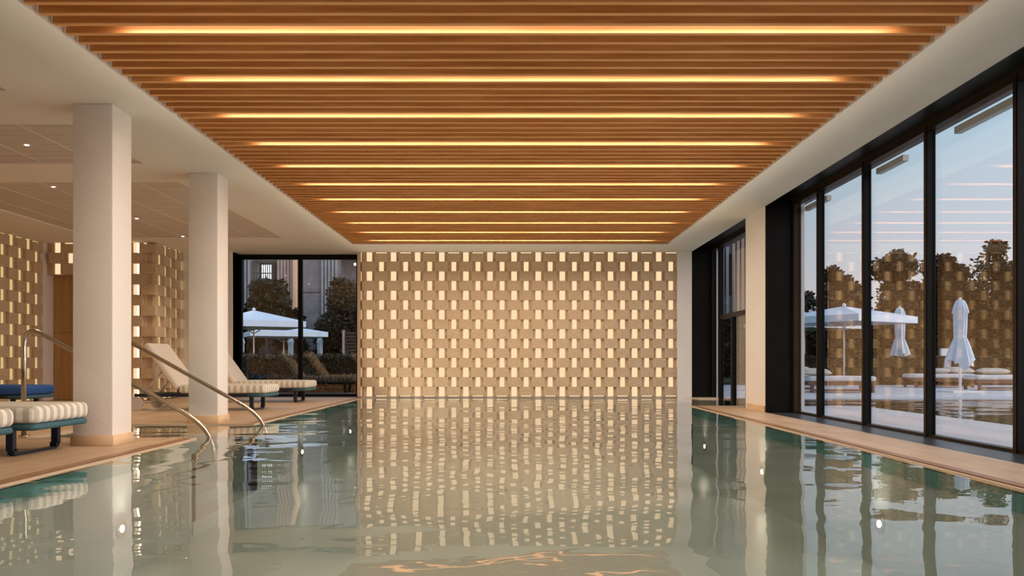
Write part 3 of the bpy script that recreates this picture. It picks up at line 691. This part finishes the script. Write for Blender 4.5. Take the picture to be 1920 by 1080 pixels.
def closed_parasol(x, y, top, label, w_=1.0, seed=1, group='closed parasols in the garden'):
    r = empty('closed_parasol', (x, y, -.01)); tag(r, label, 'parasol', group)
    rnd = random.Random(seed); prof = [(1.0, .05), (.985, .10), (.93, .15), (.86, .19), (.845, .155), (.72, .15), (.62, .14), (.60, .13), (.53, .18), (.44, .24), (.36, .29), (.30, .31)]
    SG = 48; V, F = [], []
    ph = [rnd.uniform(0, 6) for _ in range(4)]
    for j, (zf, rr) in enumerate(prof):
        for k in range(SG):
            a = 2*PI*k/SG; fold = .16*math.sin(8*a+ph[0])+.10*math.sin(5*a+ph[1]+zf*2)+.08*math.sin(13*a+ph[2])
            q = rr*w_*(1+fold*(1.3 if zf < .6 else .8)); z = zf*top
            if j == len(prof)-1: z += .10*math.sin(3*a+ph[3])+.05*math.sin(8*a)
            V.append((q*math.cos(a), q*math.sin(a), z))
    for j in range(len(prof)-1):
        for k in range(SG): a = j*SG+k; b = j*SG+(k+1) % SG; F.append((a, b, b+SG, a+SG))
    F.append(tuple(range(SG)))
    o = mesh_obj('folded_canopy', V, F, 'canvas', r); o.data.polygons.foreach_set('use_smooth', [True]*len(F))
    MB().tube([(.14*math.cos(t_)*w_, .14*math.sin(t_)*w_, .60*top) for t_ in [i*PI/8 for i in range(17)]], .012, 6).build('tie_strap', 'white_paint', r)
    MB().tube([(0, 0, 0), (0, 0, top+.05)], .034, 10).build('pole', 'white_paint', r)
    MB().box(-.4, .4, -.4, .4, 0, .05).build('base_plate', 'white_paint', r)
closed_parasol(11.72, 21.0, 2.44, 'nearer closed white parasol with its pole standing by the outdoor pool edge', .98, 3)
closed_parasol(14.34, 29.7, 2.82, 'farther closed white parasol beside the corner of the open parasol', 1.1, 9)
for i, (x, lb) in enumerate(((-13.8, 'leftmost'), (-11.3, 'middle'), (-9.75, 'rightmost'))):
    closed_parasol(x, 40.6-.3*(i==2), 2.05, f'{lb} of the three closed pale parasols behind the hedge in the end window', .8, 30+i)

# ------------------------------------------------------------------ outdoor loungers
def teak_lounger(x0, x1, y, label, pillow=None, rear=0):
    r = empty('teak_lounger', ((x0+x1)/2, y, -.012)); tag(r, label, 'sun lounger'); hx = (x1-x0)/2; hy = .38
    m_ = MB(); m_.box(-hx, hx, -hy, -hy+.05, .20, .30); m_.box(-hx, hx, hy-.05, hy, .20, .30)
    for i in range(14): xx = -hx+.08+i*(2*hx-.16)/13; m_.box(xx-.035, xx+.035, -hy+.04, hy-.04, .26, .285)
    m_.build('frame', 'teak', r)
    for sx in (-1, 1):
        for sy in (-1, 1): MB().box(sx*(hx-.10)-.035, sx*(hx-.10)+.035, sy*(hy-.035)-.03, sy*(hy-.035)+.03, 0, .21).build('leg', 'teak', r)
    MB().box(-hx+.1, hx-.1, -hy+.02, -hy+.05, .05, .10).build('lower_rail', 'teak', r)
    rounded('mattress', 'cushion_grey', -hx+.02, hx-.02, -hy-.01, hy+.01, .30, .43, .045, r, 4, .01)
    if rear:
        b_ = rounded('backrest_cushion', 'cushion_grey', -.62, 0, -hy, hy, 0, .11, .04, r, 4, .01); b_.location = (-hx+.66, 0, .42); b_.rotation_euler = (0, R_(rear), 0)
    return r
def pillow(x, y, z, w_, label, tilt=0):
    r = empty('pillow', (x, y, z)); tag(r, label, 'pillow', 'pillows on the outdoor loungers')
    S = 12; V, F = [], []
    for sgn in (1, -1):
        for j in range(S+1):
            for i in range(S+1):
                u, v = i/S*2-1, j/S*2-1
                th = .085*(max(0, (1-u**4))*max(0, (1-v**4)))**.6
                k = 1-.08*(1-abs(u))*0; V.append((u*w_/2, v*.21*k, sgn*th+.075))
    n1 = (S+1)**2
    for sft in (0, n1):
        for j in range(S):
            for i in range(S): a = sft+j*(S+1)+i; F.append((a, a+1, a+S+2, a+S+1))
    o = mesh_obj('pillow_cover', V, F, 'pillow_beige', r); o.data.polygons.foreach_set('use_smooth', [True]*len(F)); o.rotation_euler = (R_(tilt), 0, 0)
teak_lounger(7.58, 9.35, 20.95, 'teak lounger with grey mattress under the large open parasol')
teak_lounger(6.62, 8.3, 22.3, 'teak lounger partly hidden at the far left of the first window pane')
teak_lounger(12.3, 14.25, 25.0, 'teak lounger with two pillows behind the pole of the nearer closed parasol')
teak_lounger(12.92, 15.0, 22.7, 'teak lounger at the right edge of the last window pane')
pillow(7.9, 20.95, .455, .75, 'large beige pillow on the lounger under the open parasol', 10)
pillow(7.95, 22.3, .475, .7, 'beige pillow on the partly hidden left lounger', 20)
pillow(13.25, 24.9, .437, .55, 'left, flatter beige pillow on the lounger behind the closed parasol', 0)
pillow(13.95, 25.0, .46, .75, 'right, taller beige pillow on the lounger behind the closed parasol', 12)
pillow(13.6, 22.7, .455, .8, 'beige pillow on the lounger at the right edge of the last pane', 4)
hedge(9.5, 33, 42.0, 43.4, 3.1, 'leaf_dark', 'tall dark hedge closing the garden behind the tree row', 7, 15000, .34)
cb = tag(empty('wall_box', (14.75, 27.3, .0)), 'small white square box above the hedge left of the nearer closed parasol', 'box')
MB().box(-.15, .15, 0, .12, 1.0, 1.25).build('box_body', 'white_paint', cb); MB().box(-.03, .03, .04, .08, -.01, .98).build('box_post', 'navy_metal', cb)
